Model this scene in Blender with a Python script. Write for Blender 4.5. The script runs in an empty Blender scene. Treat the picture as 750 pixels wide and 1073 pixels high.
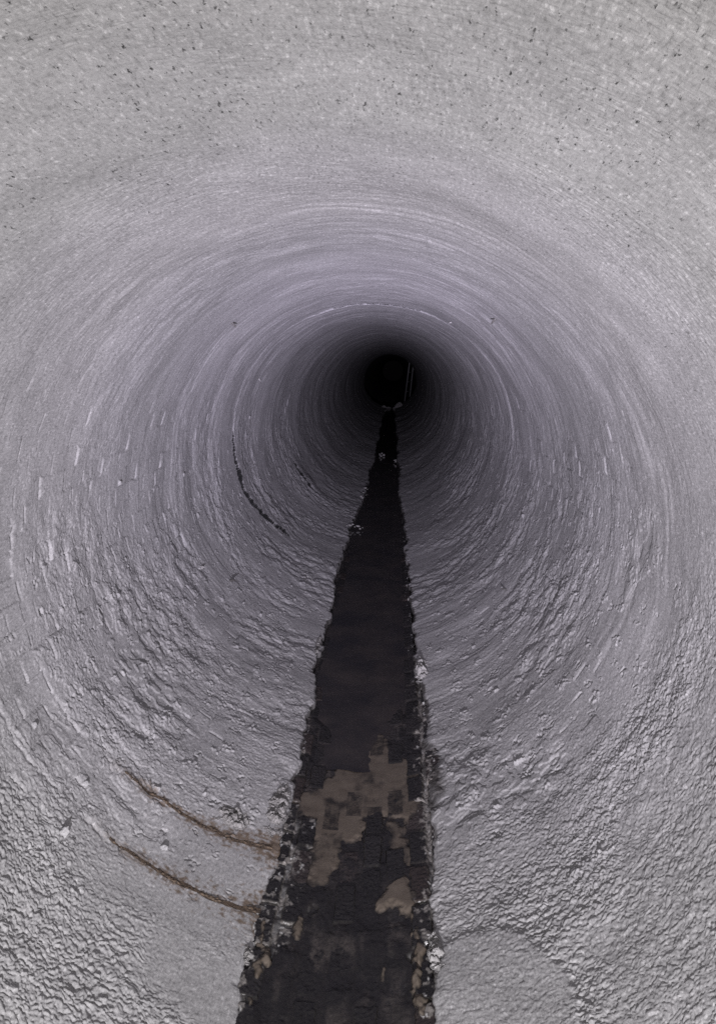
import bpy, math, random
import numpy as np

# ------------------------------------------------------------------ scene
scene = bpy.context.scene
COL = scene.collection
R = 0.85                      # inner radius of the sewer, metres (axis at z = R, runs along +Y)
QUAL = 1.0                    # mesh density

# ------------------------------------------------------------------ noise
_rs = np.random.RandomState(11)
_PERM = _rs.permutation(4096).astype(np.int32)
_G = _rs.rand(4096).astype(np.float32) * 2 * np.pi
_GX, _GY = np.cos(_G).astype(np.float32), np.sin(_G).astype(np.float32)

def _hash(i, j, seed):
    return _PERM[(_PERM[(i + seed * 131) & 4095] + j * 7 + seed * 17) & 4095]

def perlin(x, y, seed=0):
    x = np.asarray(x, np.float32); y = np.asarray(y, np.float32)
    xi = np.floor(x).astype(np.int32); yi = np.floor(y).astype(np.int32)
    xf = x - xi; yf = y - yi
    u = xf * xf * xf * (xf * (xf * 6 - 15) + 10); v = yf * yf * yf * (yf * (yf * 6 - 15) + 10)
    def g(a, b, dx, dy):
        h = _hash(a, b, seed)
        return _GX[h] * dx + _GY[h] * dy
    n00 = g(xi, yi, xf, yf); n10 = g(xi + 1, yi, xf - 1, yf)
    n01 = g(xi, yi + 1, xf, yf - 1); n11 = g(xi + 1, yi + 1, xf - 1, yf - 1)
    a = n00 + u * (n10 - n00); b = n01 + u * (n11 - n01)
    return (a + v * (b - a)) * 1.5

def fbm(x, y, seed=0, octs=3, gain=0.5):
    t = 0; amp = 1.0
    for k in range(octs):
        t = t + amp * perlin(x * 2 ** k, y * 2 ** k, seed + k); amp *= gain
    return t

def worley(x, y, seed):
    xi = np.floor(x).astype(np.int32); yi = np.floor(y).astype(np.int32)
    f1 = np.full(np.shape(x), 9., np.float32); idr = np.zeros(np.shape(x), np.float32)
    for i in (-1, 0, 1):
        for j in (-1, 0, 1):
            h = _hash(xi + i, yi + j, seed)
            d = (xi + i + .5 + .42 * _GX[h] - x) ** 2 + (yi + j + .5 + .42 * _GY[h] - y) ** 2
            m = d < f1
            f1 = np.where(m, d, f1); idr = np.where(m, _PERM[h] / 4095., idr)
    return f1, idr.astype(np.float32)

def plates(x, y, seed):
    """distance to the nearest cell border and a random value per cell"""
    xi = np.floor(x).astype(np.int32); yi = np.floor(y).astype(np.int32)
    f1 = np.full(np.shape(x), 9., np.float32); f2 = f1.copy(); idr = np.zeros(np.shape(x), np.float32)
    for i in (-1, 0, 1):
        for j in (-1, 0, 1):
            h = _hash(xi + i, yi + j, seed)
            d = np.sqrt((xi + i + .5 + .45 * _GX[h] - x) ** 2 + (yi + j + .5 + .45 * _GY[h] - y) ** 2)
            m = d < f1
            f2 = np.where(m, f1, np.minimum(f2, d)); f1 = np.where(m, d, f1); idr = np.where(m, _PERM[h] / 4095., idr)
    return f2 - f1, idr.astype(np.float32)

def sstep(a, b, x):
    t = np.clip((x - a) / (b - a), 0, 1)
    return t * t * (3 - 2 * t)

def cellrand(i, j, seed):
    return (_hash(i.astype(np.int32), j.astype(np.int32), seed) / 4095.0).astype(np.float32)

# ------------------------------------------------------------------ edges of the sprayed coat along the channel (arc from the bottom line, metres)
_ELs = [0.2, 1.32, 1.5, 1.66, 1.85, 2.18, 2.35, 2.63, 3.16, 3.8, 4.7, 6.2, 7.8, 11.1, 16, 25]
_ELw = [.182, .178, .185, .186, .183, .187, .182, .183, .208, .206, .226, .222, .165, .150, .158, .158]
_ERs = [0.2, 1.32, 1.5, 1.84, 2.06, 2.34, 2.68, 3.16, 3.8, 4.7, 6.2, 9, 16, 25]
_ERw = [.224, .227, .237, .252, .257, .254, .266, .252, .250, .238, .236, .198, .185, .185]
def edge_noise(s, seed):
    return (0.010 * perlin(s * 5, s * 0 + .5, seed) + 0.008 * perlin(s * 17, s * 0 + .5, seed + 1)
            + 0.0035 * perlin(s * 70, s * 0 + .5, seed + 2)
            - 0.012 * sstep(.15, .42, perlin(s * 8.5, s * 0 + .37, seed + 3))) * np.minimum(1, 6.0 / np.maximum(s, 1.) + .3) + .045 * sstep(6.5, 8.5, s) * perlin(s * .8, s * 0 + .5, seed + 6)
def eL(s): return np.interp(s, _ELs, _ELw) + edge_noise(s, 40)
def eR(s): return np.interp(s, _ERs, _ERw) + edge_noise(s, 50)

def circ(x, y, cx, cy, rx, ry):
    return np.sqrt(((x - cx) / rx) ** 2 + ((y - cy) / ry) ** 2)

# patch trowelled smooth low on the right wall
def patch_mask(s, a):
    w = a - 2 * np.pi * R                      # negative on the right
    d = circ(s, w, 1.22, -0.33, 0.30, 0.185) + 0.07 * perlin(s * 7, w * 7, 70) + .03 * perlin(s * 38, w * 38, 71)
    return d

# pits and chips in the coat: (s, a, radius_s, radius_a, depth)
PITS = []
_r = random.Random(5)
def _pit(s, phi, rs, ra, d): PITS.append((s, math.radians(phi) * R, rs, ra, d))
for (s, phi, rs, ra, d) in [(1.555, 47.2, .009, .011, -.013), (2.106, 322.6, .008, .018, -.008),
        (1.42, 60, .012, .01, .009), (2.3, 70, .014, .012, .008), (1.95, 78, .012, .012, .008)]:
    _pit(s, phi, rs, ra, d)
for k in range(60):                           # flakes standing proud of the lower walls (negative depth)
    s = _r.uniform(1.3, 5.2); f = .7 + .12 * s
    _pit(s, _r.choice((_r.uniform(20, 100), _r.uniform(20, 80), _r.uniform(268, 338))), _r.uniform(.004, .009) * f, _r.uniform(.005, .013) * f, -_r.uniform(.003, .0075))

def seam(s, a):
    ss = 4.57 + .022 * perlin(a * 31, a * 0, 39) + .014 * perlin(a * 75, a * 0, 45) + .10 * sstep(1.45, 1.0, a) + .24 * sstep(1.1, .62, a) + .03 * perlin(a * 2.3, a * 0, 31) + .02 * perlin(a * 13, a * 0, 32)
    amp = sstep(1.58, 1.15, a) * sstep(.56, .68, a) * (.78 + .25 * perlin(a * 9, a * 0, 34)) + .22 * sstep(2.2, 2.5, a) * sstep(3.2, 2.9, a) + .10
    return ss, amp
def seam2(s, a):
    s2 = 6.77 + .03 * perlin(a * 33, a * 0, 46) + .03 * perlin(a * 2, a * 0, 33) + .02 * perlin(a * 15, a * 0, 38)
    return s2, sstep(.60, .70, a) * sstep(1.05, .9, a)

def lining_disp(s, a, pits=True, fine=True):
    """inward displacement of the coat (positive = towards the axis), metres; s along the tunnel, a = arc from bottom (left first)"""
    full = 2 * np.pi * R
    h = np.abs(a / full - .5) * 2              # 0 at crown, 1 at invert
    low = sstep(.35, .70, h)
    left = sstep(.52, .40, a / full)
    wn = 0.4 * perlin(s * 6, a * 6, 9)
    d = 0.012 * perlin(s * 1.1, a * 1.3, 1) + 0.005 * perlin(s * 3.2, a * 3.6, 2)
    # arcs left by the spray passes, running round the ring
    rs_ = s + 0.05 * perlin(a * 1.2, s * .8, 3) + .012 * perlin(a * 6, s * 6, 7)
    brk = sstep(-.25, .45, perlin(s * 1.3, a * 1.1, 8))
    arcs = perlin(rs_ * 13, a * 1.1, 4) + .6 * perlin(rs_ * 30, a * 2.6, 5)
    lg = perlin(rs_ * 4.5, a * 1.0, 41) * 2.2 + .7 * perlin(rs_ * 13, a * 4.5, 42)
    lf = np.floor(lg); lr = lg - lf
    d = d + (.0012 * arcs * (.35 + .65 * brk) + .0024 * (lf + sstep(.25, .75, lr)) * (.25 + .75 * brk)) * sstep(1.3, 2.1, s)
    # scaly lumps
    rough = np.clip(.60 + 1.5 * fbm(s * 2.1, a * 1.9, 12, 3), .14, 1.45)
    near_floor = np.minimum(a - .17, full - a - .21)
    rough = np.clip(rough + .40 * low * sstep(1.95, 1.45, s) * sstep(.22, .48, near_floor), 0, 1.15)
    rough = rough * (.22 + .78 * low) * (.50 + .62 * sstep(2.1, 1.35, s))
    smooth = 1 - sstep(1.04, .97, patch_mask(s, a))
    near_floor = np.minimum(a - .17, full - a - .21)
    rough = rough * (.30 + .70 * smooth) * (.60 + .40 * sstep(.02, .28, near_floor))
    w1 = s * 98 + .9 * perlin(s * 31, a * 31, 51); w2 = a * 82 + .9 * perlin(s * 33, a * 29, 52)
    f1, idr = worley(w1, w2, 53)
    cob = (1 - np.minimum(f1 * 1.25, 1.1)) * (.35 + .95 * idr) + .8 * (w1 - np.floor(w1) - .5) * 0
    pb, pid = plates(s * 62 + .5 * perlin(s * 90, a * 90, 55), a * 52 + .5 * perlin(s * 80, a * 95, 56), 57)
    pmix = sstep(-.25, .25, perlin(s * 3.1, a * 2.7, 59))
    cob = cob * (1 - .75 * pmix) + pmix * (1.05 * pid + .35 * sstep(.02, .22, pb))
    b2 = perlin(w1 * 1.9, w2 * 1.8, 15)
    b = perlin(w1 * .6, w2 * .6, 14)
    d = d + rough * (0.0036 * cob + 0.0012 * b + .0020 * b2 + .002 * perlin(s * 11, a * 8, 16))
    if fine:
        d = d + (.15 + .8 * rough) * 0.0011 * perlin(s * 75, a * 165, 17) * sstep(5, 2, s)
        d = d + .0003 * perlin(s * 95, a * 250, 18) * sstep(4, 1.5, s)
    # flakes: sharp-edged terraces in the coat
    n = fbm(s * 11, a * 11, 54, 3) * 2.2
    f = np.floor(n); r = n - f; terr = f + sstep(.44, .56, r)
    fm = sstep(-.25, .25, perlin(s * 1.9, a * 1.7, 58)) * (.25 + .75 * low) * (.5 + .5 * smooth) * sstep(-.01, .03, near_floor) * (.25 + .75 * sstep(1.5, 2.1, s))
    d = d + .0034 * terr * fm
    # bricks telegraphing through
    pa = .0635; row = np.floor(a / pa); off = (row % 2) * .075 + .02 * cellrand(row, row * 0, 20)
    ps = .15; sw = s + .006 * perlin(s * 14, a * 14, 61); aw = a + .004 * perlin(s * 12, a * 12, 62)
    row = np.floor(aw / pa); colm = np.floor((sw + off) / ps)
    fa = aw / pa - row; fs = (sw + off) / ps - colm
    ed = np.minimum(np.minimum(fa, 1 - fa) * pa, np.minimum(fs, 1 - fs) * ps)
    show = np.maximum(sstep(-.2, .3, perlin(s * 1.4, a * 1.6, 22)), sstep(.5, .8, a) * sstep(2.0, 1.6, a) * sstep(4.2, 3.0, s)) * (.12 + .88 * sstep(.25, .5, h)) * (.35 + .65 * sstep(-.1, .3, perlin(s * 7, a * 9, 63)))
    hb = (cellrand(row, colm, 23) - .5) * .0062
    d = d + show * sstep(1.3, 1.7, s) * (hb - .0028 * sstep(.007, .002, ed)) * (.25 + .75 * sstep(0.1, .3, near_floor)) * smooth
    # short chips with a lit edge
    t = perlin(s * 16 + .5 * perlin(s * 60, a * 60, 64), a * 24 + .5 * perlin(s * 50, a * 70, 65), 25)
    d = d + .0042 * sstep(.56, .64, t) * sstep(1.5, 2.2, s) * sstep(.02, .12, near_floor) * (.10 + .90 * low)
    d = d - .0050 * sstep(.63, .70, -t) * sstep(1.4, 2.0, s) * sstep(.02, .12, near_floor) * (.15 + .85 * low)
    # two joints with a row of bricks between them, near left
    m = sstep(.40, .55, a) * sstep(1.95, 1.35, a)
    for sj in (1.640, 1.870):
        sj2 = sj + .012 * perlin(a * 3, a * 0 + sj, 27)
        brkj = np.clip(.15 + 1.6 * perlin(a * 9, a * 0 + sj, 28), 0, 1)
        jag = .010 * perlin(a * 40, a * 0 + sj, 66)
        d = d + m * (.0016 * np.exp(-((s - sj2 - jag - .010) / .010) ** 2) - .003 * np.exp(-((s - sj2 - jag + .008) / .006) ** 2)) * brkj
    cell = np.abs(((a / .066) % 1) - .5) * .066
    inrow = sstep(1.655, 1.665, s) * sstep(1.865, 1.855, s) * m
    rr = np.floor(a / .066 + .5)
    d = d + inrow * (-.004 * sstep(.0045, .001, cell) + .004 * (cellrand(rr, rr * 0, 29) - .5)) * sstep(-.2, .1, perlin(a * 2.1, s * 0, 30))
    # ring seam where one spray section ends: the deeper coat stands proud, its ragged face shaded by colour further down
    ss, amp = seam(s, a)
    d = d + .024 * amp * sstep(-.004, .004, s - ss) * sstep(.5, .0, s - ss)
    s2, amp2 = seam2(s, a)
    d = d + .020 * amp2 * sstep(-.004, .006, s - s2) * sstep(.5, .0, s - s2)
    for sk, w0, w1_ in ((5.6, .5, 1.3), (3.6, .55, 1.2), (2.85, 1.0, 2.0), (3.9, 4.1, 4.9), (5.9, 3.4, 4.9), (2.45, 2.2, 3.4), (2.9, 3.0, 4.1), (2.2, 2.0, 3.9)):
        sk2 = sk + .05 * perlin(a * 1.3, a * 0 + sk, 35) + .02 * perlin(a * 11, a * 0 + sk, 36)
        d = d + .0035 * sstep(w0, w0 + .2, a) * sstep(w1_, w1_ - .2, a) * sstep(-.10, 0, s - sk2) * sstep(.012, 0, s - sk2) * np.clip(.3 + 1.5 * perlin(a * 5, a * 0 + sk, 37), 0, 1)
    # patch sits a few mm proud
    d = d + .0055 * sstep(1.06, .97, patch_mask(s, a))
    # thickness fades to ragged thin edge at the channel
    if pits:
        for (ps_, pa_, rs2, ra2, dep) in PITS:
            i0 = (s > ps_ - 2 * rs2) & (s < ps_ + 2 * rs2) & (np.abs(a - pa_) < 2 * ra2)
            if i0.any():
                q = circ(s[i0], a[i0], ps_, pa_, rs2, ra2) + .35 * perlin(s[i0] * 220, a[i0] * 160, 60)
                d[i0] -= dep * (sstep(1.0, .55, q) if dep > 0 else sstep(1.05, .75, q) * (1 + .5 * np.tanh((s[i0] - ps_) / rs2)))
                d[i0] += (.0015 if dep > 0 else 0) * np.exp(-((q - 1.25) / .25) ** 2)
    return d

def tube_point(s, a, inward):
    rho = R - inward
    ph = a / R
    return np.stack([-rho * np.sin(ph), s, R - rho * np.cos(ph)], -1)

# ------------------------------------------------------------------ mesh helpers
def np_mesh(name, verts, quads, mat, parent=None, cols=None, smooth=True):
    verts = np.asarray(verts, np.float32).reshape(-1, 3); quads = np.asarray(quads, np.int32)
    used = np.zeros(len(verts), bool); used[quads.ravel()] = True
    remap = np.cumsum(used) - 1
    verts = verts[used]; quads = remap[quads].astype(np.int32)
    k = quads.shape[1]
    me = bpy.data.meshes.new(name)
    me.vertices.add(len(verts)); me.vertices.foreach_set('co', verts.ravel())
    me.loops.add(quads.size); me.loops.foreach_set('vertex_index', quads.ravel())
    me.polygons.add(len(quads)); me.polygons.foreach_set('loop_start', np.arange(0, quads.size, k, dtype=np.int32))
    me.polygons.foreach_set('loop_total', np.full(len(quads), k, np.int32))
    me.update(calc_edges=True)
    me.polygons.foreach_set('use_smooth', np.full(len(quads), smooth, bool))
    if cols is not None:
        at = me.color_attributes.new('tint', 'FLOAT_COLOR', 'POINT')
        c = np.ones((len(verts), 4), np.float32); c[:, :cols.shape[-1]] = cols.reshape(-1, cols.shape[-1])[used]
        at.data.foreach_set('color', c.ravel())
    me.materials.append(mat)
    o = bpy.data.objects.new(name, me); COL.objects.link(o)
    if parent: o.parent = parent
    return o

def grid_quads(nr, nc):
    i = np.arange(nr - 1)[:, None] * nc + np.arange(nc - 1)[None, :]
    return np.stack([i, i + nc, i + nc + 1, i + 1], -1).reshape(-1, 4)

def empty(name, loc=(0, 0, 0)):
    o = bpy.data.objects.new(name, None); COL.objects.link(o); o.location = loc; o.empty_display_size = .1
    return o

def tag(o, label=None, cat=None, group=None, kind=None):
    for k, v in (('label', label), ('category', cat), ('group', group), ('kind', kind)):
        if v: o[k] = v
    return o

# ------------------------------------------------------------------ materials
class NT:
    def __init__(self, name):
        self.m = bpy.data.materials.new(name); self.m.use_nodes = True
        self.t = self.m.node_tree; self.t.nodes.clear()
        self.out = self.n('ShaderNodeOutputMaterial'); self.b = self.n('ShaderNodeBsdfPrincipled')
        self.l(self.b.outputs[0], self.out.inputs[0])
        self.co = self.n('ShaderNodeNewGeometry').outputs['Position']
    def n(self, ty, **kw):
        x = self.t.nodes.new(ty)
        for k, v in kw.items(): setattr(x, k, v)
        return x
    def l(self, a, b): self.t.links.new(a, b)
    def noise(self, scale, detail=3, rough=.55, dist=0):
        x = self.n('ShaderNodeTexNoise'); x.inputs['Scale'].default_value = scale; x.inputs['Detail'].default_value = detail
        x.inputs['Roughness'].default_value = rough; x.inputs['Distortion'].default_value = dist
        self.l(self.co, x.inputs['Vector']); return x.outputs['Fac']
    def ramp(self, fac, stops, interp='LINEAR'):
        r = self.n('ShaderNodeValToRGB'); r.color_ramp.interpolation = interp
        e = r.color_ramp.elements
        while len(e) < len(stops): e.new(.5)
        for el, (p, c) in zip(e, stops):
            el.position = p; el.color = (c, c, c, 1) if isinstance(c, (int, float)) else (*c, 1)
        self.l(fac, r.inputs[0]); return r.outputs[0]
    def mul(self, a, b, ty='MULTIPLY', fac=1.):
        x = self.n('ShaderNodeMix'); x.data_type = 'RGBA'; x.blend_type = ty; x.inputs[0].default_value = fac
        self.l(a, x.inputs[6]); self.l(b, x.inputs[7]); return x.outputs[2]
    def bump(self, h, dist, strength=1., prev=None):
        x = self.n('ShaderNodeBump'); x.inputs['Distance'].default_value = dist; x.inputs['Strength'].default_value = strength
        self.l(h, x.inputs['Height'])
        if prev is not None: self.l(prev, x.inputs['Normal'])
        return x.outputs[0]
    def attr(self, name='tint'):
        x = self.n('ShaderNodeVertexColor'); x.layer_name = name; return x.outputs[0]

def concrete_mat():
    k = NT('sprayed_concrete')
    tint = k.attr()
    mp = k.n('ShaderNodeMapping'); mp.inputs['Scale'].default_value = (1, .27, 1); k.l(k.co, mp.inputs['Vector'])
    pos = k.co; k.co = mp.outputs[0]
    grain = k.ramp(k.noise(210, 3, .7), [(.30, .66), (.44, .94), (.58, 1.03), (.69, 1.48)])
    # small pinholes, in clusters, the shade inside them painted into the colour
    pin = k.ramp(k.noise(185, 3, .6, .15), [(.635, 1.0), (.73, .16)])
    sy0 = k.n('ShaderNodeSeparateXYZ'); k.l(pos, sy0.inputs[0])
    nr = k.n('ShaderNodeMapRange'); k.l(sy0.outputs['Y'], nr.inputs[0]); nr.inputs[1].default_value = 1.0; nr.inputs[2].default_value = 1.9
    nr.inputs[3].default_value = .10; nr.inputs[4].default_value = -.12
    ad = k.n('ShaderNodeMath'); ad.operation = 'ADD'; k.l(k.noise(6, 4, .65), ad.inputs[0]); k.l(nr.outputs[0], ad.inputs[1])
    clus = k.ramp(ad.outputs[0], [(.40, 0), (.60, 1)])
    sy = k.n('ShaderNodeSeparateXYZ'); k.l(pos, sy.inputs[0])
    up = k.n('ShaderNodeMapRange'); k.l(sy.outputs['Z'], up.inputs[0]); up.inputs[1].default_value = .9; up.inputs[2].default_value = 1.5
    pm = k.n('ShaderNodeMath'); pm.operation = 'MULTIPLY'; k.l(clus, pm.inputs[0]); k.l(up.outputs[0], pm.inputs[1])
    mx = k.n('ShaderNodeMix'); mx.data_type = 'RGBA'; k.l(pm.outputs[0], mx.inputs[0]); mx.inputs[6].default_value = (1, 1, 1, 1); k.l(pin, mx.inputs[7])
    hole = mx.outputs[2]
    n_f = k.noise(170, 4, .7); n_ff = k.noise(420, 3, .7); n_m = k.noise(75, 4, .6)
    k.co = pos
    mott = k.ramp(k.noise(9, 4, .6), [(.3, .88), (.7, 1.09)])
    big = k.ramp(k.noise(1.6, 3, .5), [(.3, .93), (.7, 1.05)])
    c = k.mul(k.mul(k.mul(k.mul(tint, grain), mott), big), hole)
    k.l(c, k.b.inputs['Base Color'])
    k.l(k.ramp(k.noise(60, 3), [(.3, .72), (.7, .90)]), k.b.inputs['Roughness'])
    k.b.inputs['Specular IOR Level'].default_value = .16
    lowf = k.n('ShaderNodeMapRange'); k.l(sy.outputs['Z'], lowf.inputs[0]); lowf.inputs[1].default_value = .5; lowf.inputs[2].default_value = 1.4
    lowf.inputs[3].default_value = .95; lowf.inputs[4].default_value = 1.0
    n0 = k.bump(hole, .004, .6)
    n1 = k.bump(n_m, .0022, .8, n0)
    n2 = k.bump(n_f, .0017, 1., n1); k.l(lowf.outputs[0], n2.node.inputs['Strength'])
    n3 = k.bump(n_ff, .0007, .7, n2)
    k.l(n3, k.b.inputs['Normal'])
    return k.m

def brick_mat():
    k = NT('wet_brick')
    tint = k.attr()
    c = k.mul(tint, k.ramp(k.noise(140, 4, .65), [(.3, .5), (.7, 1.35)]))
    k.l(c, k.b.inputs['Base Color'])
    k.l(k.ramp(k.noise(35, 3), [(.35, .10), (.65, .36)]), k.b.inputs['Roughness'])
    k.b.inputs['Specular IOR Level'].default_value = .45
    n1 = k.bump(k.noise(70, 4, .6), .0022, .7)
    k.l(k.bump(k.noise(300, 3, .6), .0007, .6, n1), k.b.inputs['Normal'])
    return k.m

def silt_mat():
    k = NT('wet_silt')
    k.l(k.mul(k.attr(), k.ramp(k.noise(22, 4, .6), [(.3, (.80, .78, .76)), (.7, (1.15, 1.15, 1.15))])), k.b.inputs['Base Color'])
    k.l(k.ramp(k.noise(14, 3), [(.35, .30), (.65, .55)]), k.b.inputs['Roughness'])
    k.b.inputs['Specular IOR Level'].default_value = .35
    k.l(k.bump(k.noise(160, 3, .6), .0006, .6), k.b.inputs['Normal'])
    return k.m

def water_mat():
    k = NT('murky_water')
    k.l(k.ramp(k.noise(5, 4, .6), [(.35, (.016, .015, .018)), (.7, (.042, .035, .033))]), k.b.inputs['Base Color'])
    k.b.inputs['Roughness'].default_value = .09
    k.b.inputs['IOR'].default_value = 1.333
    k.l(k.bump(k.noise(18, 2, .5), .0015, .25), k.b.inputs['Normal'])
    return k.m

def crust_mat(name, c0, c1, rough=.8):
    k = NT(name)
    k.l(k.ramp(k.noise(180, 3, .6), [(.35, c0), (.65, c1)]), k.b.inputs['Base Color'])
    k.b.inputs['Roughness'].default_value = rough
    k.l(k.bump(k.noise(350, 3, .6), .0015, .9), k.b.inputs['Normal'])
    return k.m

def metal_mat():
    k = NT('galvanised_steel')
    k.l(k.ramp(k.noise(30, 3), [(.3, .14), (.7, .22)]), k.b.inputs['Base Color'])
    k.b.inputs['Roughness'].default_value = .55; k.b.inputs['Metallic'].default_value = .3
    return k.m

M_CON, M_BRICK, M_SILT, M_WATER, M_STEEL = concrete_mat(), brick_mat(), silt_mat(), water_mat(), metal_mat()
M_RUST = crust_mat('rusty_crust', (.022, .016, .012), (.13, .092, .062))
M_MORTAR = crust_mat('pale_mortar', (.20, .195, .19), (.36, .35, .345), .7)
M_GREY = crust_mat('grey_mortar', (.13, .125, .12), (.26, .25, .245), .75)
M_STUB = crust_mat('dark_stub', (.03, .028, .027), (.09, .085, .08), .6)

# ------------------------------------------------------------------ tunnel lining
S_END = 25.2
tunnel = tag(empty('sewer_tunnel'), 'round sewer tunnel with rough grey sprayed concrete lining', 'tunnel')

rows = np.concatenate([np.linspace(-6, .6, int(60)), np.exp(np.linspace(np.log(.62), np.log(7.2), int(1640 * QUAL))),
                       np.exp(np.linspace(np.log(7.2), np.log(S_END), int(300 * QUAL)))[1:]])
nc = int(1900 * QUAL)
u = np.linspace(0, 1, nc)
u = u - .055 * np.sin(2 * np.pi * u) * -1 * -1 if False else u
# columns denser on the lower walls
wgt = 1 + .9 * sstep(.30, .62, np.abs(u - .5) * 2)
cu = np.concatenate([[0], np.cumsum((wgt[1:] + wgt[:-1]) / 2)]); inv = np.interp(np.linspace(0, cu[-1], nc), cu, u)
u = inv.astype(np.float32)
S = np.repeat(rows[:, None], nc, 1).astype(np.float32)
lo = eL(rows)[:, None]; hi = 2 * np.pi * R - eR(rows)[:, None]
A = (lo + (hi - lo) * u[None, :]).astype(np.float32)
D = np.empty_like(S)
CH = 200
for i in range(0, len(rows), CH):
    D[i:i + CH] = lining_disp(S[i:i + CH].ravel(), A[i:i + CH].ravel()).reshape(S[i:i + CH].shape)
dL = A - lo; dR = hi - A; dE = np.minimum(dL, dR)
# colour: grey coat, damp dirt along the channel (a real stain with its own ragged shape)
tint = np.empty(S.shape + (3,), np.float32)
base = .335 + .03 * perlin(S.ravel() * .9, A.ravel() * 1.1, 80).reshape(S.shape)
dirt_n = fbm(S.ravel() * 7, A.ravel() * 9, 82, 3).reshape(S.shape)
reach = np.where(dR < dL, .010 + .040 * sstep(1.8, 2.2, S) * sstep(2.8, 2.4, S), .008) * (1 + 1.1 * dirt_n)
dirt = sstep(1.0, .15, dE / np.maximum(reach, .004)) * (.55 + .6 * np.clip(dirt_n + .3, 0, 1))
dirt = np.clip(dirt, 0, .88)
far = sstep(3.0, 8., S)
for c, (g, dk) in enumerate(zip((1.0, .985, .99), (.045, .040, .037))):
    tint[..., c] = base * g * (1 - dirt) + dk * dirt
# rusty bleed round the seeps
AL = A
fine_n = np.zeros_like(S); i0 = (rows > 1.4) & (rows < 2.1)
fine_n[i0] = fbm(S[i0].ravel() * 75, A[i0].ravel() * 60, 86, 3).reshape(S[i0].shape)
for sj, a1 in ((1.872, .76), (1.640, .70)):
    sj2 = sj + .012 * perlin(AL * 3, AL * 0 + sj, 27)
    ww = np.abs(S - sj2 - .003) / (.027 + .040 * sstep(.45, .15, AL)) + .7 * dirt_n + 1.1 * fine_n
    st = np.clip(sstep(1.3, -.1, ww) * sstep(a1, a1 - .25, AL), 0, 1) * (AL < 1.0) * .86
    for c, q in enumerate((.135, .094, .062)): tint[..., c] = tint[..., c] * (1 - st) + q * st
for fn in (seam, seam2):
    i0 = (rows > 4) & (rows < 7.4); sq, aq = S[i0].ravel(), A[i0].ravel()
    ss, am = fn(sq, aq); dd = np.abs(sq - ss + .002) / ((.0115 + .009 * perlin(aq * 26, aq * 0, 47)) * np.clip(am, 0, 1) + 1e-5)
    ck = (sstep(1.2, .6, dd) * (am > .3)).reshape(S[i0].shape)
    tint[i0] = tint[i0] * (1 - ck[..., None]) + .012 * ck[..., None]  # shade in the seam gaps, painted dark into the coat colour
# thin at the edges, and turned down to the bricks
D = D - .006 * sstep(.03, .0, dE) + .0
P = tube_point(S, A, D + .004)
def skirt(col, dep):
    return tube_point(S[:, col], A[:, col] + (-.003 if col == 0 else .003), np.full(len(rows), dep, np.float32))
P = np.concatenate([skirt(0, -.03)[:, None], P, skirt(-1, -.03)[:, None]], 1)
tint = np.concatenate([tint[:, :1] * .7, tint, tint[:, -1:] * .7], 1)
Q = grid_quads(len(rows), nc + 2)
pm = patch_mask(S.ravel(), A.ravel()).reshape(S.shape); pm = np.concatenate([pm[:, :1], pm, pm[:, -1:]], 1).ravel()
inp = (pm[Q].mean(1) < 1.01) & (np.concatenate([A[:, :1], A, A[:, -1:]], 1).ravel()[Q[:, 0]] > 4)
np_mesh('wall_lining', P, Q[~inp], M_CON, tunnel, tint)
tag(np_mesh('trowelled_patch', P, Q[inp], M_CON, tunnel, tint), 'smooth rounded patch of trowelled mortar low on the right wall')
del P, Q, tint, D, S, A

def surf(s, a, lift=0.):
    """point and inward normal on the coat"""
    s_ = np.array([s], np.float32); a_ = np.array([a], np.float32)
    d = lining_disp(s_, a_, pits=False, fine=False)[0] + .004
    p = tube_point(s_, a_, d + lift)[0]; ph = a / R
    return p, np.array([math.sin(ph), 0, math.cos(ph)])

# ------------------------------------------------------------------ brick channel floor
PA, PS = .0635, .15
COLHI = {-4: .5, -3: .85, -2: .50, -1: .62, 0: .40, 1: .30, 2: .6, 3: .9}
def brick_height(s, w):
    """radial height (inwards) of the brick invert below the coat; w = arc from bottom, left positive"""
    jw = np.floor((w + .051) / PA)                     # joints at -.115, -.051, .012 ...
    off = (np.abs(jw) % 2) * .075 + .01 + .03 * cellrand(jw + 90, jw * 0 + 3, 90)
    js = np.floor((s + off) / PS)
    fw = (w + .051) / PA - jw; fs = (s + off) / PS - js
    nz = .0022 * perlin(s * 60, w * 60, 91) + .0030 * perlin(s * 22, w * 30, 92)
    ed = np.minimum(np.minimum(fw, 1 - fw) * PA, np.minimum(fs, 1 - fs) * PS) + nz
    r1 = cellrand(js + 50, jw + 50, 93); r2 = cellrand(js + 50, jw + 50, 94)
    p = np.zeros_like(s)
    for k, v in COLHI.items(): p[jw == k - 0] = v
    hi = (r1 < p)
    h = np.where(hi, .0040 + .0062 * r2, .000 + .0025 * r2)
    body = sstep(.0035, .0105, ed)
    chips = fbm(s * 24, w * 30, 95, 3)
    h = h * body + .0009 * chips * body - .004 * (1 - body) + .0012 * perlin(s * 120, w * 120, 96)
    return h, hi, body, r1, r2

def muck_height(s, w):
    return .0012 + .0050 * fbm(s * 8, w * 13, 103, 4) + .003 * sstep(1.95, 1.7, s)
def floor_base(s):   # radius offset: the bed dips under standing water farther in
    return -.012 - .018 * sstep(2.45, 3.1, s)
def floor_point(s, w, lift):
    rho = R - (floor_base(s) + lift); ph = w / R
    return np.stack([-rho * np.sin(ph), s, R - rho * np.cos(ph)], -1)

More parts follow.
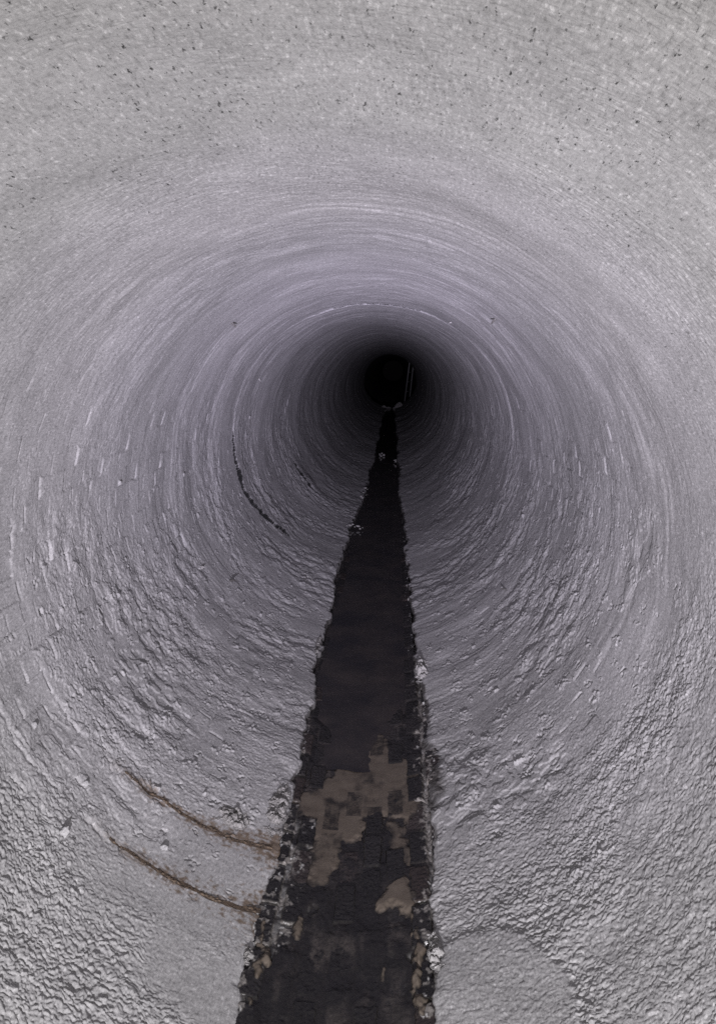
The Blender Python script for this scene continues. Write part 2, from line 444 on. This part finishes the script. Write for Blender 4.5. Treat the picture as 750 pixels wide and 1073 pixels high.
rows = np.concatenate([np.linspace(-6, .9, 40), np.exp(np.linspace(np.log(.92), np.log(6), int(1150 * QUAL))),
                       np.exp(np.linspace(np.log(6), np.log(S_END), int(200 * QUAL)))[1:]])
ws = np.linspace(.31, -.34, int(420 * QUAL))
S, Wd = [x.astype(np.float32) for x in np.meshgrid(rows, ws, indexing='ij')]
sf, wf = S.ravel(), Wd.ravel()
h, hi, body, r1, r2 = brick_height(sf, wf)
# overspray: pale coat caught on the margin bricks
el = np.interp(sf, _ELs, _ELw); er = np.interp(sf, _ERs, _ERw)
mL = el - wf; mR = wf + er                              # distance from the coat edge into the channel
n1 = fbm(sf * 14, wf * 20, 97, 3); n2 = fbm(sf * 34, wf * 44, 98, 3)
ml_w = .088 * sstep(1.42, 1.62, sf) * sstep(2.22, 2.0, sf) + .016
mr_w = .042 + .012 * sstep(1.9, 1.5, sf)
marg = np.maximum(sstep(1.0, .4, mL / ml_w + .8 * n1), sstep(1.0, .4, mR / mr_w + .8 * n1))
spray = np.clip(marg * (.85 * (1 - body) + .75 * body * sstep(.12, .42, n2 + .25 * (r2 - .5))), 0, 1) * sstep(3.6, 2.6, sf)
fleck = sstep(.55, .72, fbm(sf * 30, wf * 60, 99, 3)) * marg
grime_haze = np.clip(.5 + 1.2 * fbm(sf * 5, wf * 9, 100, 3), 0, 1)
col = np.empty((len(sf), 3), np.float32)
murk = sstep(1.9, 2.4, sf)
for c, (bk, mo, sp) in enumerate(zip((.012, .011, .011), (.024, .020, .018), (.23, .215, .20))):
    brick = bk * (.65 + .9 * r1) + (.012, .007, .005)[c] * (r2 > .82)
    v = brick * body + (mo * (.5 + grime_haze)) * (1 - body)
    v = v + murk * (.016, .013, .012)[c] * grime_haze * (1 - .6 * hi)
    v = v * (1 - spray) + sp * spray
    col[:, c] = v * (1 - .9 * fleck) + .42 * .9 * fleck * (1, .99, .97)[c]
muck = muck_height(sf, wf) - .008 * marg
mk = sstep(-.0006, .0012, muck - h)
h = np.maximum(h, muck) + .0005 * perlin(sf * 70, wf * 70, 104)
mcol = np.array([.0095, .0086, .0088]) + np.array([.046, .039, .034]) * (grime_haze * sstep(-.1, .5, fbm(sf * 6, wf * 16, 105, 3)))[:, None]  # muck colour, lighter patches painting in the hazy sheen of reflections
mcol = mcol * (1 - spray[:, None]) + .12 * spray[:, None]
col = (col * (1 - .85 * mk[:, None]) + mcol * .85 * mk[:, None]).astype(np.float32)
h = h + .0030 * spray * (.5 + n1) + .001 * fleck
h = np.where(sf > 6, h * .6, h)
flo = np_mesh('floor', floor_point(sf, wf, h), grid_quads(len(rows), len(ws)), M_BRICK, None, col)
tag(flo, 'dark wet brick channel bed along the bottom of the tunnel', 'floor', kind='structure')

# ------------------------------------------------------------------ standing water in the channel
wr = np.concatenate([np.exp(np.linspace(np.log(2.35), np.log(S_END), 160))])
xs = np.linspace(-.26, .26, 20)
Y, X = np.meshgrid(wr, xs, indexing='ij')
X = X + 0; Y = Y.copy(); Y[0] += .05 * perlin(xs * 9, xs * 0 + .3, 101)
zw = -.0045
tag(np_mesh('water', np.stack([X, Y, np.full_like(X, zw)], -1), grid_quads(len(wr), len(xs))[:, ::-1], M_WATER),
    'still dark water lying in the channel deeper in the tunnel', 'water', kind='structure')

# ------------------------------------------------------------------ silt patches on the channel bed (outlines on the bed: s, w)
def silt_patch(name, poly, thick, label, seed):
    poly = np.array(poly, np.float32)
    s0, w0 = poly.min(0) - .02; s1, w1 = poly.max(0) + .02
    ns, nw = int((s1 - s0) / .003) + 2, int((w1 - w0) / .002) + 2
    Sg, Wg = [x.astype(np.float32) for x in np.meshgrid(np.linspace(s0, s1, ns), np.linspace(w1, w0, nw), indexing='ij')]
    s, w = Sg.ravel(), Wg.ravel()
    inside = np.zeros(len(s), bool); dist = np.full(len(s), 9., np.float32)
    for k in range(len(poly)):
        (ax, ay), (bx, by) = poly[k], poly[(k + 1) % len(poly)]
        cond = (ay > w) != (by > w)
        xint = ax + (w - ay) * (bx - ax) / (by - ay + 1e-9)
        inside ^= cond & (s < xint)
        t = np.clip(((s - ax) * (bx - ax) + (w - ay) * (by - ay)) / ((bx - ax) ** 2 + (by - ay) ** 2), 0, 1)
        dist = np.minimum(dist, np.hypot(s - ax - t * (bx - ax), w - ay - t * (by - ay)))
    sd = np.where(inside, dist, -dist) + .013 * fbm(s * 20, w * 30, seed, 4)
    h = thick * sstep(-.004, .022, sd) - .004 * (sd < -.0005) + .0008 * fbm(s * 18, w * 18, seed + 5, 2)
    q = grid_quads(ns, nw); keep = (sd[q] > -.002).all(1)
    bh = np.maximum(brick_height(s, w)[0], muck_height(s, w))
    k = (sstep(-.0005, .0045, h - bh + .0012 * fbm(s * 30, w * 40, seed + 7, 3)) * .92 + .08)[:, None]
    tcol = np.array([.014, .0125, .012]) * (1 - k) + np.array([.104, .086, .069]) * k
    o = np_mesh(name, floor_point(s, w, h), q[keep], M_SILT, None, tcol.astype(np.float32))
    return tag(o, label, 'silt', 'brown silt patches in the channel')
silt_patch('silt_patch', [(2.159, 0.185), (2.271, 0.115), (2.323, 0.072), (2.419, 0.057), (2.521, 0.044), (2.632, 0.016), (2.67, -0.054), (2.64, -0.109), (2.524, -0.141), (2.443, -0.185), (2.359, -0.236), (2.1, -0.227), (2.035, -0.187), (2.06, -0.165), (2.101, -0.104), (2.076, -0.064), (1.991, -0.061), (1.965, -0.005), (1.883, 0.009), (1.784, 0.014), (1.754, 0.082), (1.894, 0.089), (2.034, 0.102), (2.073, 0.138)], 0.0056, 'largest brown silt sheet with dark bricks poking through, midway along the channel', 130)
silt_patch('silt_patch', [(2.091, -0.107), (2.05, -0.165), (1.947, -0.191), (1.839, -0.205), (1.818, -0.163), (1.847, -0.132), (1.949, -0.12)], 0.0045, 'murky olive brown silt film beside the right edge, below the largest silt sheet', 140)
silt_patch('silt_patch', [(1.684, -0.08), (1.752, -0.102), (1.797, -0.132), (1.815, -0.176), (1.772, -0.198), (1.707, -0.211), (1.62, -0.201), (1.625, -0.18), (1.674, -0.161), (1.693, -0.125), (1.669, -0.102)], 0.0105, 'tan silt patch against right channel edge, just nearer than the murky olive film', 150)
silt_patch('silt_patch', [(1.661, 0.097), (1.651, 0.077), (1.545, 0.074), (1.482, 0.081), (1.499, 0.097), (1.586, 0.104)], 0.011, 'narrow upright streak of silt on the left side of the near dark bricks', 160)
silt_patch('silt_patch', [(1.641, 0.178), (1.652, 0.163), (1.558, 0.157), (1.527, 0.127), (1.495, 0.129), (1.479, 0.15), (1.407, 0.155), (1.328, 0.152), (1.325, 0.164), (1.442, 0.17)], 0.0165, 'long thin silt strip following the left channel edge nearest the viewer', 170)
silt_patch('silt_patch', [(1.614, -0.184), (1.618, -0.208), (1.531, -0.218), (1.45, -0.211), (1.336, -0.218), (1.342, -0.182)], 0.0165, 'long thin silt strip following the right channel edge nearest the viewer', 180)
silt_patch('silt_patch', [(1.535, -0.111), (1.542, -0.125), (1.491, -0.129), (1.465, -0.119), (1.493, -0.11)], 0.011, 'smallest silt spot, a small oval on the dark bricks near the viewer', 190)

# ------------------------------------------------------------------ brown crusty seeps down the left wall
def seep(sj, a0, a1, wid, label, seed):
    na, ns = 360, 60
    a = np.linspace(a0, a1, na); v = np.linspace(-1, 1, ns)
    Ag, V = [x.astype(np.float32) for x in np.meshgrid(a, v, indexing='ij')]
    fr = (Ag - a0) / (a1 - a0)
    hw = wid * .42 * (1.0 - .55 * fr) * (1 + .6 * perlin(Ag * 22, Ag * 0, seed))
    Sg = sj + .012 * perlin(Ag * 3, Ag * 0 + sj, 27) + .006 * perlin(Ag * 18, Ag * 0, seed + 1) + V * hw
    f1 = Ag.ravel(), Sg.ravel()
    n = fbm(f1[1] * 70, f1[0] * 45, seed + 2, 3).reshape(Ag.shape)
    m = (1 - np.abs(V) ** 1.5) * .8 + 2.3 * n - .62 - .40 * fr
    m = np.maximum(m, .03 * (np.abs(V) < .10) * (fr < .93) * (fr > .02))
    d = lining_disp(f1[1], f1[0], fine=False).reshape(Ag.shape) + .004
    h = .0004 + .0026 * np.clip(m, 0, 1.2) * (.6 + .8 * np.abs(perlin(f1[1] * 130, f1[0] * 110, seed + 4).reshape(Ag.shape))) - .004 * (m < 0)
    q = grid_quads(na, ns); keep = (m.ravel()[q] > -.02).all(1)
    o = np_mesh('rusty_seep', tube_point(f1[1], f1[0], (d + h).ravel()), q[keep][:, ::-1], M_RUST)
    return tag(o, label, 'seep', 'brown seeps down the left wall')
seep(1.872, .195, .66, .020, 'upper of the two brown crusty seep lines running down the left wall', 110)
seep(1.640, .185, .60, .022, 'lower of the two brown crusty seep lines, nearer the viewer on left wall', 120)

# ------------------------------------------------------------------ broken mortar, crumbs and chips
def chunk_verts(rng, size, flat=.6):
    import bmesh
    bm = bmesh.new(); bmesh.ops.create_icosphere(bm, subdivisions=2, radius=1)
    ax = [rng.uniform(.6, 1.2), rng.uniform(.6, 1.2), flat * rng.uniform(.7, 1.2)]
    planes = [(np.array([rng.gauss(0, 1) for _ in range(3)]), rng.uniform(.45, .85)) for _ in range(7)]
    V = np.array([v.co[:] for v in bm.verts])
    for nrm, dd in planes:
        nrm = nrm / np.linalg.norm(nrm); t = V @ nrm
        V = V - np.outer(np.maximum(t - dd, 0), nrm)
    V = V * np.array(ax) * size
    F = np.array([[v.index for v in f.verts] for f in bm.faces]); bm.free()
    return V, F

def frame(nrm):
    n = np.array(nrm); y = np.array([0, 1., 0]); x = np.cross(y, n); x /= np.linalg.norm(x)
    return np.stack([x, y, n], 1)

def crumbs(name, pts, mat, label, cat, group, seed, parent=None, flat=.55):
    """loose crumbs, each an object: pts = (s, a, size, lift)"""
    rng = random.Random(seed); VV, FF, o = [], [], 0
    for (s, a, size, lift) in pts:
        p, n = surf(s, a)
        V, F = chunk_verts(rng, size, flat)
        th = rng.uniform(0, 6.28); cz, sz = math.cos(th), math.sin(th)
        V = V @ np.array([[cz, sz, 0], [-sz, cz, 0], [0, 0, 1]])
        tl = rng.uniform(-.5, .5); V = V @ np.array([[1, 0, 0], [0, math.cos(tl), math.sin(tl)], [0, -math.sin(tl), math.cos(tl)]])
        VV.append(V @ frame(n).T + p + n * lift); FF.append(F)
        tag(np_mesh(name, VV[-1], F, mat, parent, smooth=False), label, cat, group)

def crust(name, s0, a0, rs, ra, amp, cell, mat, label, cat, group, seed):
    """one lump of shattered mortar plates: a jagged skin over the coat"""
    n = 90; t = np.linspace(-1.25, 1.25, n)
    Ug, Vg = [x.astype(np.float32) for x in np.meshgrid(t, t, indexing='ij')]
    u, v = Ug.ravel(), Vg.ravel(); s = (s0 + u * rs).astype(np.float32); a = (a0 + v * ra).astype(np.float32)
    wx = s / cell + .5 * perlin(s * .5 / cell, a * .5 / cell, seed); wy = a / cell + .5 * perlin(s * .6 / cell, a * .6 / cell, seed + 1)
    f1, idr = worley(wx, wy, seed)
    f2, id2 = worley(wx * 2.1, wy * 2.1, seed + 2)
    m = 1.05 - np.hypot(u, v) + .55 * fbm(s * .45 / cell, a * .45 / cell, seed + 3, 2)
    tilt = (idr - .5) * (wx - np.floor(wx)) + (((idr * 7.3) % 1) - .5) * (wy - np.floor(wy))
    h = amp * (np.clip(m * 1.6, 0, 1) * (.25 + .75 * idr) + .45 * tilt + .28 * (id2 - .5)) * sstep(0, .25, m) - .006 * sstep(.02, -.1, m) + .001
    d = lining_disp(s, a, pits=False, fine=False) + .004
    q = grid_quads(n, n); keep = (m[q] > -.04).all(1)
    o = np_mesh(name, tube_point(s, a, d + h), q[keep], mat, smooth=False)
    return tag(o, label, cat, group)

def heap(sc, ac, rs, ra, n, smin, smax, seed, lift=.003):
    rng = random.Random(seed); out = []
    for _ in range(n):
        r, t = math.sqrt(rng.random()), rng.uniform(0, 6.283)
        out.append((sc + rs * r * math.cos(t), ac + ra * r * math.sin(t), rng.uniform(smin, smax) * (1.2 - .5 * r), lift * (1 - .5 * r)))
    return out
FULL = 2 * math.pi * R
G_L = 'broken mortar lumps along the channel'
crust('mortar_lump', 3.12, FULL - .266, .11, .028, .026, .020, M_MORTAR,
       'brightest pale crumbled mortar lump on the right channel edge in mid distance', 'mortar lump', G_L, 221)
crust('mortar_lump', 1.950, .325, .040, .044, .013, .013, M_GREY,
       'broken grey mortar pieces just above the foot of the upper brown seep line', 'mortar lump', G_L, 222)
crust('mortar_lump', 1.51, FULL - .240, .055, .019, .012, .010, M_MORTAR,
       'pale jagged mortar lump on the right channel edge nearest the viewer', 'mortar lump', G_L, 223)
crust('mortar_lump', 2.06, .206, .11, .028, .011, .014, M_GREY,
       'ragged crust of grey mortar on left channel edge beside the largest silt sheet', 'mortar lump', G_L, 224)
crust('mortar_lump', 1.50, .188, .026, .010, .007, .008, M_GREY,
       'small crust of grey mortar on the left channel edge nearest the viewer', 'mortar lump', G_L, 441)
crust('mortar_lump', 3.42, .222, .12, .012, .010, .016, M_GREY,
       'low grey mortar crust on the left edge opposite the brightest lump', 'mortar lump', G_L, 225)
crumbs('mortar_crumb', heap(4.35, .385, .09, .06, 9, .007, .014, 8, .004), M_MORTAR,
       'small mortar crumb scattered on left wall just above the channel', 'mortar crumb', 'mortar crumbs along the channel', 26)
crumbs('mortar_crumb', [(6.12 + .03 * (k * 7 % 5), .25 - .022 * k, .008 + .005 * (k * 5 % 3), .004) for k in range(7)], M_MORTAR,
       'pale mortar crumb in the row crossing from left edge over dark water', 'mortar crumb', 'mortar crumbs along the channel', 27)
crumbs('mortar_crumb', heap(7.9, .165, .35, .05, 10, .012, .024, 9, .01), M_MORTAR,
       'mortar crumb on the left edge where the channel narrows', 'mortar crumb', 'mortar crumbs along the channel', 28)
crumbs('mortar_crumb', heap(11.4, .035, .25, .05, 5, .018, .03, 10, .01), M_MORTAR,
       'pale crumb in the far narrow channel, left side', 'mortar crumb', 'mortar crumbs along the channel', 29)
crumbs('mortar_crumb', heap(10.6, FULL - .150, .25, .03, 3, .015, .025, 12, .012), M_MORTAR,
       'far pale crumb on the right side of the narrow channel', 'mortar crumb', 'mortar crumbs along the channel', 30)
crust('mortar_lump', 24.4, FULL - .27, .20, .17, .10, .07, M_GREY,
      'brighter right half of the pale mortar ledge at the dark tunnel end', 'mortar lump', G_L, 231)
crust('mortar_lump', 24.4, .13, .16, .14, .06, .06, M_GREY,
      'dimmer left half of the pale mortar ledge at the dark tunnel end', 'mortar lump', G_L, 241)

# small stubs and flakes standing out of the coat
def stub(s, a, length, width, lean, mat, label, seed):
    p, n = surf(s, a)
    rng = random.Random(seed); Fm = frame(n)
    nn, nk = 7, 9; V = []
    for i in range(nn):
        t = i / (nn - 1); r = width * (1 - .45 * t) * (1 if i < nn - 1 else .55)
        c = np.array([lean[0] * t * t, lean[1] * t * t, -.004 + length * t])
        for k in range(nk):
            q = 2 * math.pi * k / nk; rr = r * rng.uniform(.75, 1.2)
            V.append(c + [rr * math.cos(q), rr * .8 * math.sin(q), rng.uniform(-.001, .001)])
    V.append(np.array([lean[0], lean[1], length + .001])); F = []
    for i in range(nn - 1):
        for k in range(nk):
            a0, b0 = i * nk + k, i * nk + (k + 1) % nk
            F += [[a0, b0, b0 + nk], [a0, b0 + nk, a0 + nk]]
    for k in range(nk): F.append([(nn - 1) * nk + k, (nn - 1) * nk + (k + 1) % nk, nn * nk])
    o = np_mesh('stub', np.array(V) @ Fm.T + p, np.array(F), mat, smooth=False)
    return tag(o, label, 'stub', 'stubs sticking out of the coat')
stub(3.522, .748, .034, .0075, (.02, -.012), M_STUB, 'dark stub leaning out of the lower left wall, biggest of the stubs', 41)
stub(3.160, FULL - 2.098, .030, .006, (0, .010), M_STUB, 'dark stub hanging from the upper right of the vault', 42)
stub(3.208, 2.089, .026, .006, (0, .012), M_STUB, 'dark stub hanging from the upper left of the vault', 43)
stub(3.440, FULL - .754, .026, .006, (-.012, .008), M_STUB, 'dark stub on the lower right wall', 44)
stub(3.324, .898, .018, .009, (.006, 0), M_MORTAR, 'pale stubby nub on the left wall just above the biggest dark stub', 45)
stub(5.05, 1.75, .016, .006, (.01, .01), M_MORTAR, 'pale nub at left wall mid height, beside the dark seam gap', 46)
stub(4.35, FULL - 2.2, .014, .005, (.01, .01), M_MORTAR, 'tiny pale nub on upper right of the vault, deeper in than its dark neighbour', 47)

# ------------------------------------------------------------------ far chamber, ladder
M_OLD = crust_mat('old_brickwork', (.04, .036, .034), (.09, .08, .075), .85)
cham = tag(empty('manhole_chamber', (0, 26.2, 0)), 'dark manhole chamber at the far end of the tunnel', 'chamber')
def plate(name, y0, y1, x0, x1, z0, z1, hole=None):
    """wall slab across or along the chamber, with a round opening of radius `hole` about the tunnel axis"""
    if hole is None:
        V = np.array([(x, y, z) for x in (x0, x1) for y in (y0, y1) for z in (z0, z1)], float)
        Fq = np.array([[0, 1, 3, 2], [4, 6, 7, 5], [0, 4, 5, 1], [2, 3, 7, 6], [0, 2, 6, 4], [1, 5, 7, 3]])
    else:
        n = 64; V = []; Fq = []
        for y in (y0, y1):
            for k in range(n):
                t = 2 * math.pi * (k + .5) / n; dx, dz = math.cos(t), math.sin(t)
                V.append((hole * dx, y, R + hole * dz))
                sc = min((x1 if dx > 0 else -x0) / max(abs(dx), 1e-6), ((z1 - R) if dz > 0 else (R - z0)) / max(abs(dz), 1e-6))
                V.append((dx * sc, y, R + dz * sc))
        for k in range(n):
            a, b = 2 * k, 2 * ((k + 1) % n); m = 2 * n
            Fq += [[a, b, b + 1, a + 1], [a + m, a + m + 1, b + m + 1, b + m], [a, a + m, b + m, b], [a + 1, b + 1, b + m + 1, a + m + 1]]
        V = np.array(V); Fq = np.array(Fq)
    o = np_mesh(name, V - np.array([0, 26.2, 0]), Fq, M_OLD, cham, smooth=False); return o
plate('front_wall', 25.203, 25.40, -1.3, 1.3, -.30, 4.2, .888)
plate('back_wall', 27.2, 27.45, -1.3, 1.3, -.30, 4.2, .97)
plate('side_wall', 25.403, 27.197, -1.3, -1.1, -.30, 4.2)
plate('side_wall', 25.403, 27.197, 1.1, 1.3, -.30, 4.2)
plate('roof', 25.2, 27.45, -1.3, 1.3, 4.203, 4.4)
plate('bottom_slab', 25.403, 27.197, -1.097, 1.097, -.30, -.02)
ph = np.linspace(0, 2 * np.pi, 97); yy = np.linspace(27.203, 75, 40) - 26.2
PH, YY = np.meshgrid(ph, yy, indexing='xy')
rr = .966 + .004 * perlin((YY * 3).ravel(), (PH * 4).ravel(), 140).reshape(YY.shape)
np_mesh('outgoing_pipe', np.stack([-rr * np.sin(PH), YY, R - rr * np.cos(PH)], -1), grid_quads(len(yy), len(ph)), M_OLD, cham)
capV = [(0, 75 - 26.2, R)] + [(.965 * math.cos(t), 75 - 26.2, R + .965 * math.sin(t)) for t in np.linspace(0, 2 * np.pi, 33)[:-1]]
np_mesh('added_pipe_cap', np.array(capV), np.array([[0, k + 1, (k + 1) % 32 + 1] for k in range(32)]), M_OLD, cham)  # added cap over the pipe's far end, keeps outside light from showing

def tube(name, a, b, r, parent, n=12):
    a, b = np.array(a, float), np.array(b, float); d = (b - a) / np.linalg.norm(b - a)
    x = np.cross(d, [0, 1, .3]); x /= np.linalg.norm(x); y = np.cross(d, x); V = []
    for c in (a, b):
        for k in range(n):
            t = 2 * math.pi * k / n; V.append(c + r * (x * math.cos(t) + y * math.sin(t)))
    V += [a, b]; F = []
    for k in range(n):
        k2 = (k + 1) % n
        F += [[k, k2, n + k2], [k, n + k2, n + k], [2 * n, k2, k], [2 * n + 1, n + k, n + k2]]
    return np_mesh(name, np.array(V), np.array(F), M_STEEL, parent)
lad = tag(empty('ladder', (.55, 26.0, .0)), 'pale metal ladder leaning at the right of the dark tunnel end', 'ladder')
L0, L1 = np.array([-.08, .0, -.015]), np.array([.27, .0, 3.0]); R0, R1 = np.array([.09, .36, -.015]), np.array([.38, .36, 3.0])
tube('rail', L0, L1, .022, lad); tube('rail', R0, R1, .022, lad)
for k in range(9):
    t = .06 + k * .105
    tube('rung', L0 + (L1 - L0) * t, R0 + (R1 - R0) * t, .010, lad)

# ------------------------------------------------------------------ camera
cam = bpy.data.cameras.new('camera'); co = bpy.data.objects.new('camera', cam); COL.objects.link(co)
co.location = (.132, 0, 1.335)
co.rotation_euler = (math.radians(90 - 10.862), 0, math.radians(2.671))
cam.sensor_fit = 'HORIZONTAL'; cam.sensor_width = 36; cam.lens = 36 * 800 / 750
cam.clip_start = .02; cam.clip_end = 300
scene.camera = co

# ------------------------------------------------------------------ light: the visitor's torch
ld = bpy.data.lights.new('torch', 'POINT'); lo_ = bpy.data.objects.new('torch', ld); COL.objects.link(lo_)
lo_.location = (.12, -.75, .65); lo_.rotation_euler = (math.radians(90 + 6.2), 0, math.radians(1.8))
ld.energy = 1800; ld.shadow_soft_size = .03; ld.use_nodes = True
t = ld.node_tree; em = t.nodes['Emission']
tc = t.nodes.new('ShaderNodeTexCoord'); sx = t.nodes.new('ShaderNodeSeparateXYZ')
t.links.new(tc.outputs['Normal'], sx.inputs[0])
neg = t.nodes.new('ShaderNodeMath'); neg.operation = 'MULTIPLY'; neg.inputs[1].default_value = -1; t.links.new(sx.outputs['Z'], neg.inputs[0])
ac = t.nodes.new('ShaderNodeMath'); ac.operation = 'ARCCOSINE'; t.links.new(neg.outputs[0], ac.inputs[0])
dg = t.nodes.new('ShaderNodeMath'); dg.operation = 'MULTIPLY'; dg.inputs[1].default_value = 1 / math.radians(60); t.links.new(ac.outputs[0], dg.inputs[0])
rp = t.nodes.new('ShaderNodeValToRGB'); t.links.new(dg.outputs[0], rp.inputs[0])
BEAM = [(0, (.83, .77, 1.0), 1.0), (4, (.84, .78, 1.0), 1.0), (8, (.86, .80, 1.0), .77), (12, (.885, .835, 1.0), .36), (16, (.935, .885, 1.0), .235),
        (22, (.97, .945, .99), .112), (31, (1, .98, .95), .040), (45, (1, .985, .92), .023), (60, (1, .985, .92), .017)]
e = rp.color_ramp.elements
while len(e) < len(BEAM): e.new(.5)
for el, (deg, c, k) in zip(e, BEAM):
    el.position = deg / 60; el.color = (c[0] * k, c[1] * k, c[2] * k, 1)
t.links.new(rp.outputs[0], em.inputs['Color']); em.inputs['Strength'].default_value = 1.85

w = bpy.data.worlds.new('World'); scene.world = w; w.use_nodes = True
w.node_tree.nodes['Background'].inputs[0].default_value = (0, 0, 0, 1)
w.node_tree.nodes['Background'].inputs[1].default_value = 0

scene.render.engine = 'CYCLES'
scene.cycles.use_denoising = False
scene.cycles.max_bounces = 6
scene.cycles.diffuse_bounces = 4
scene.cycles.glossy_bounces = 3
scene.cycles.sample_clamp_indirect = 4
vs = scene.view_settings
vs.view_transform = 'Standard'; vs.look = 'None'; vs.gamma = 1; vs.exposure = 0
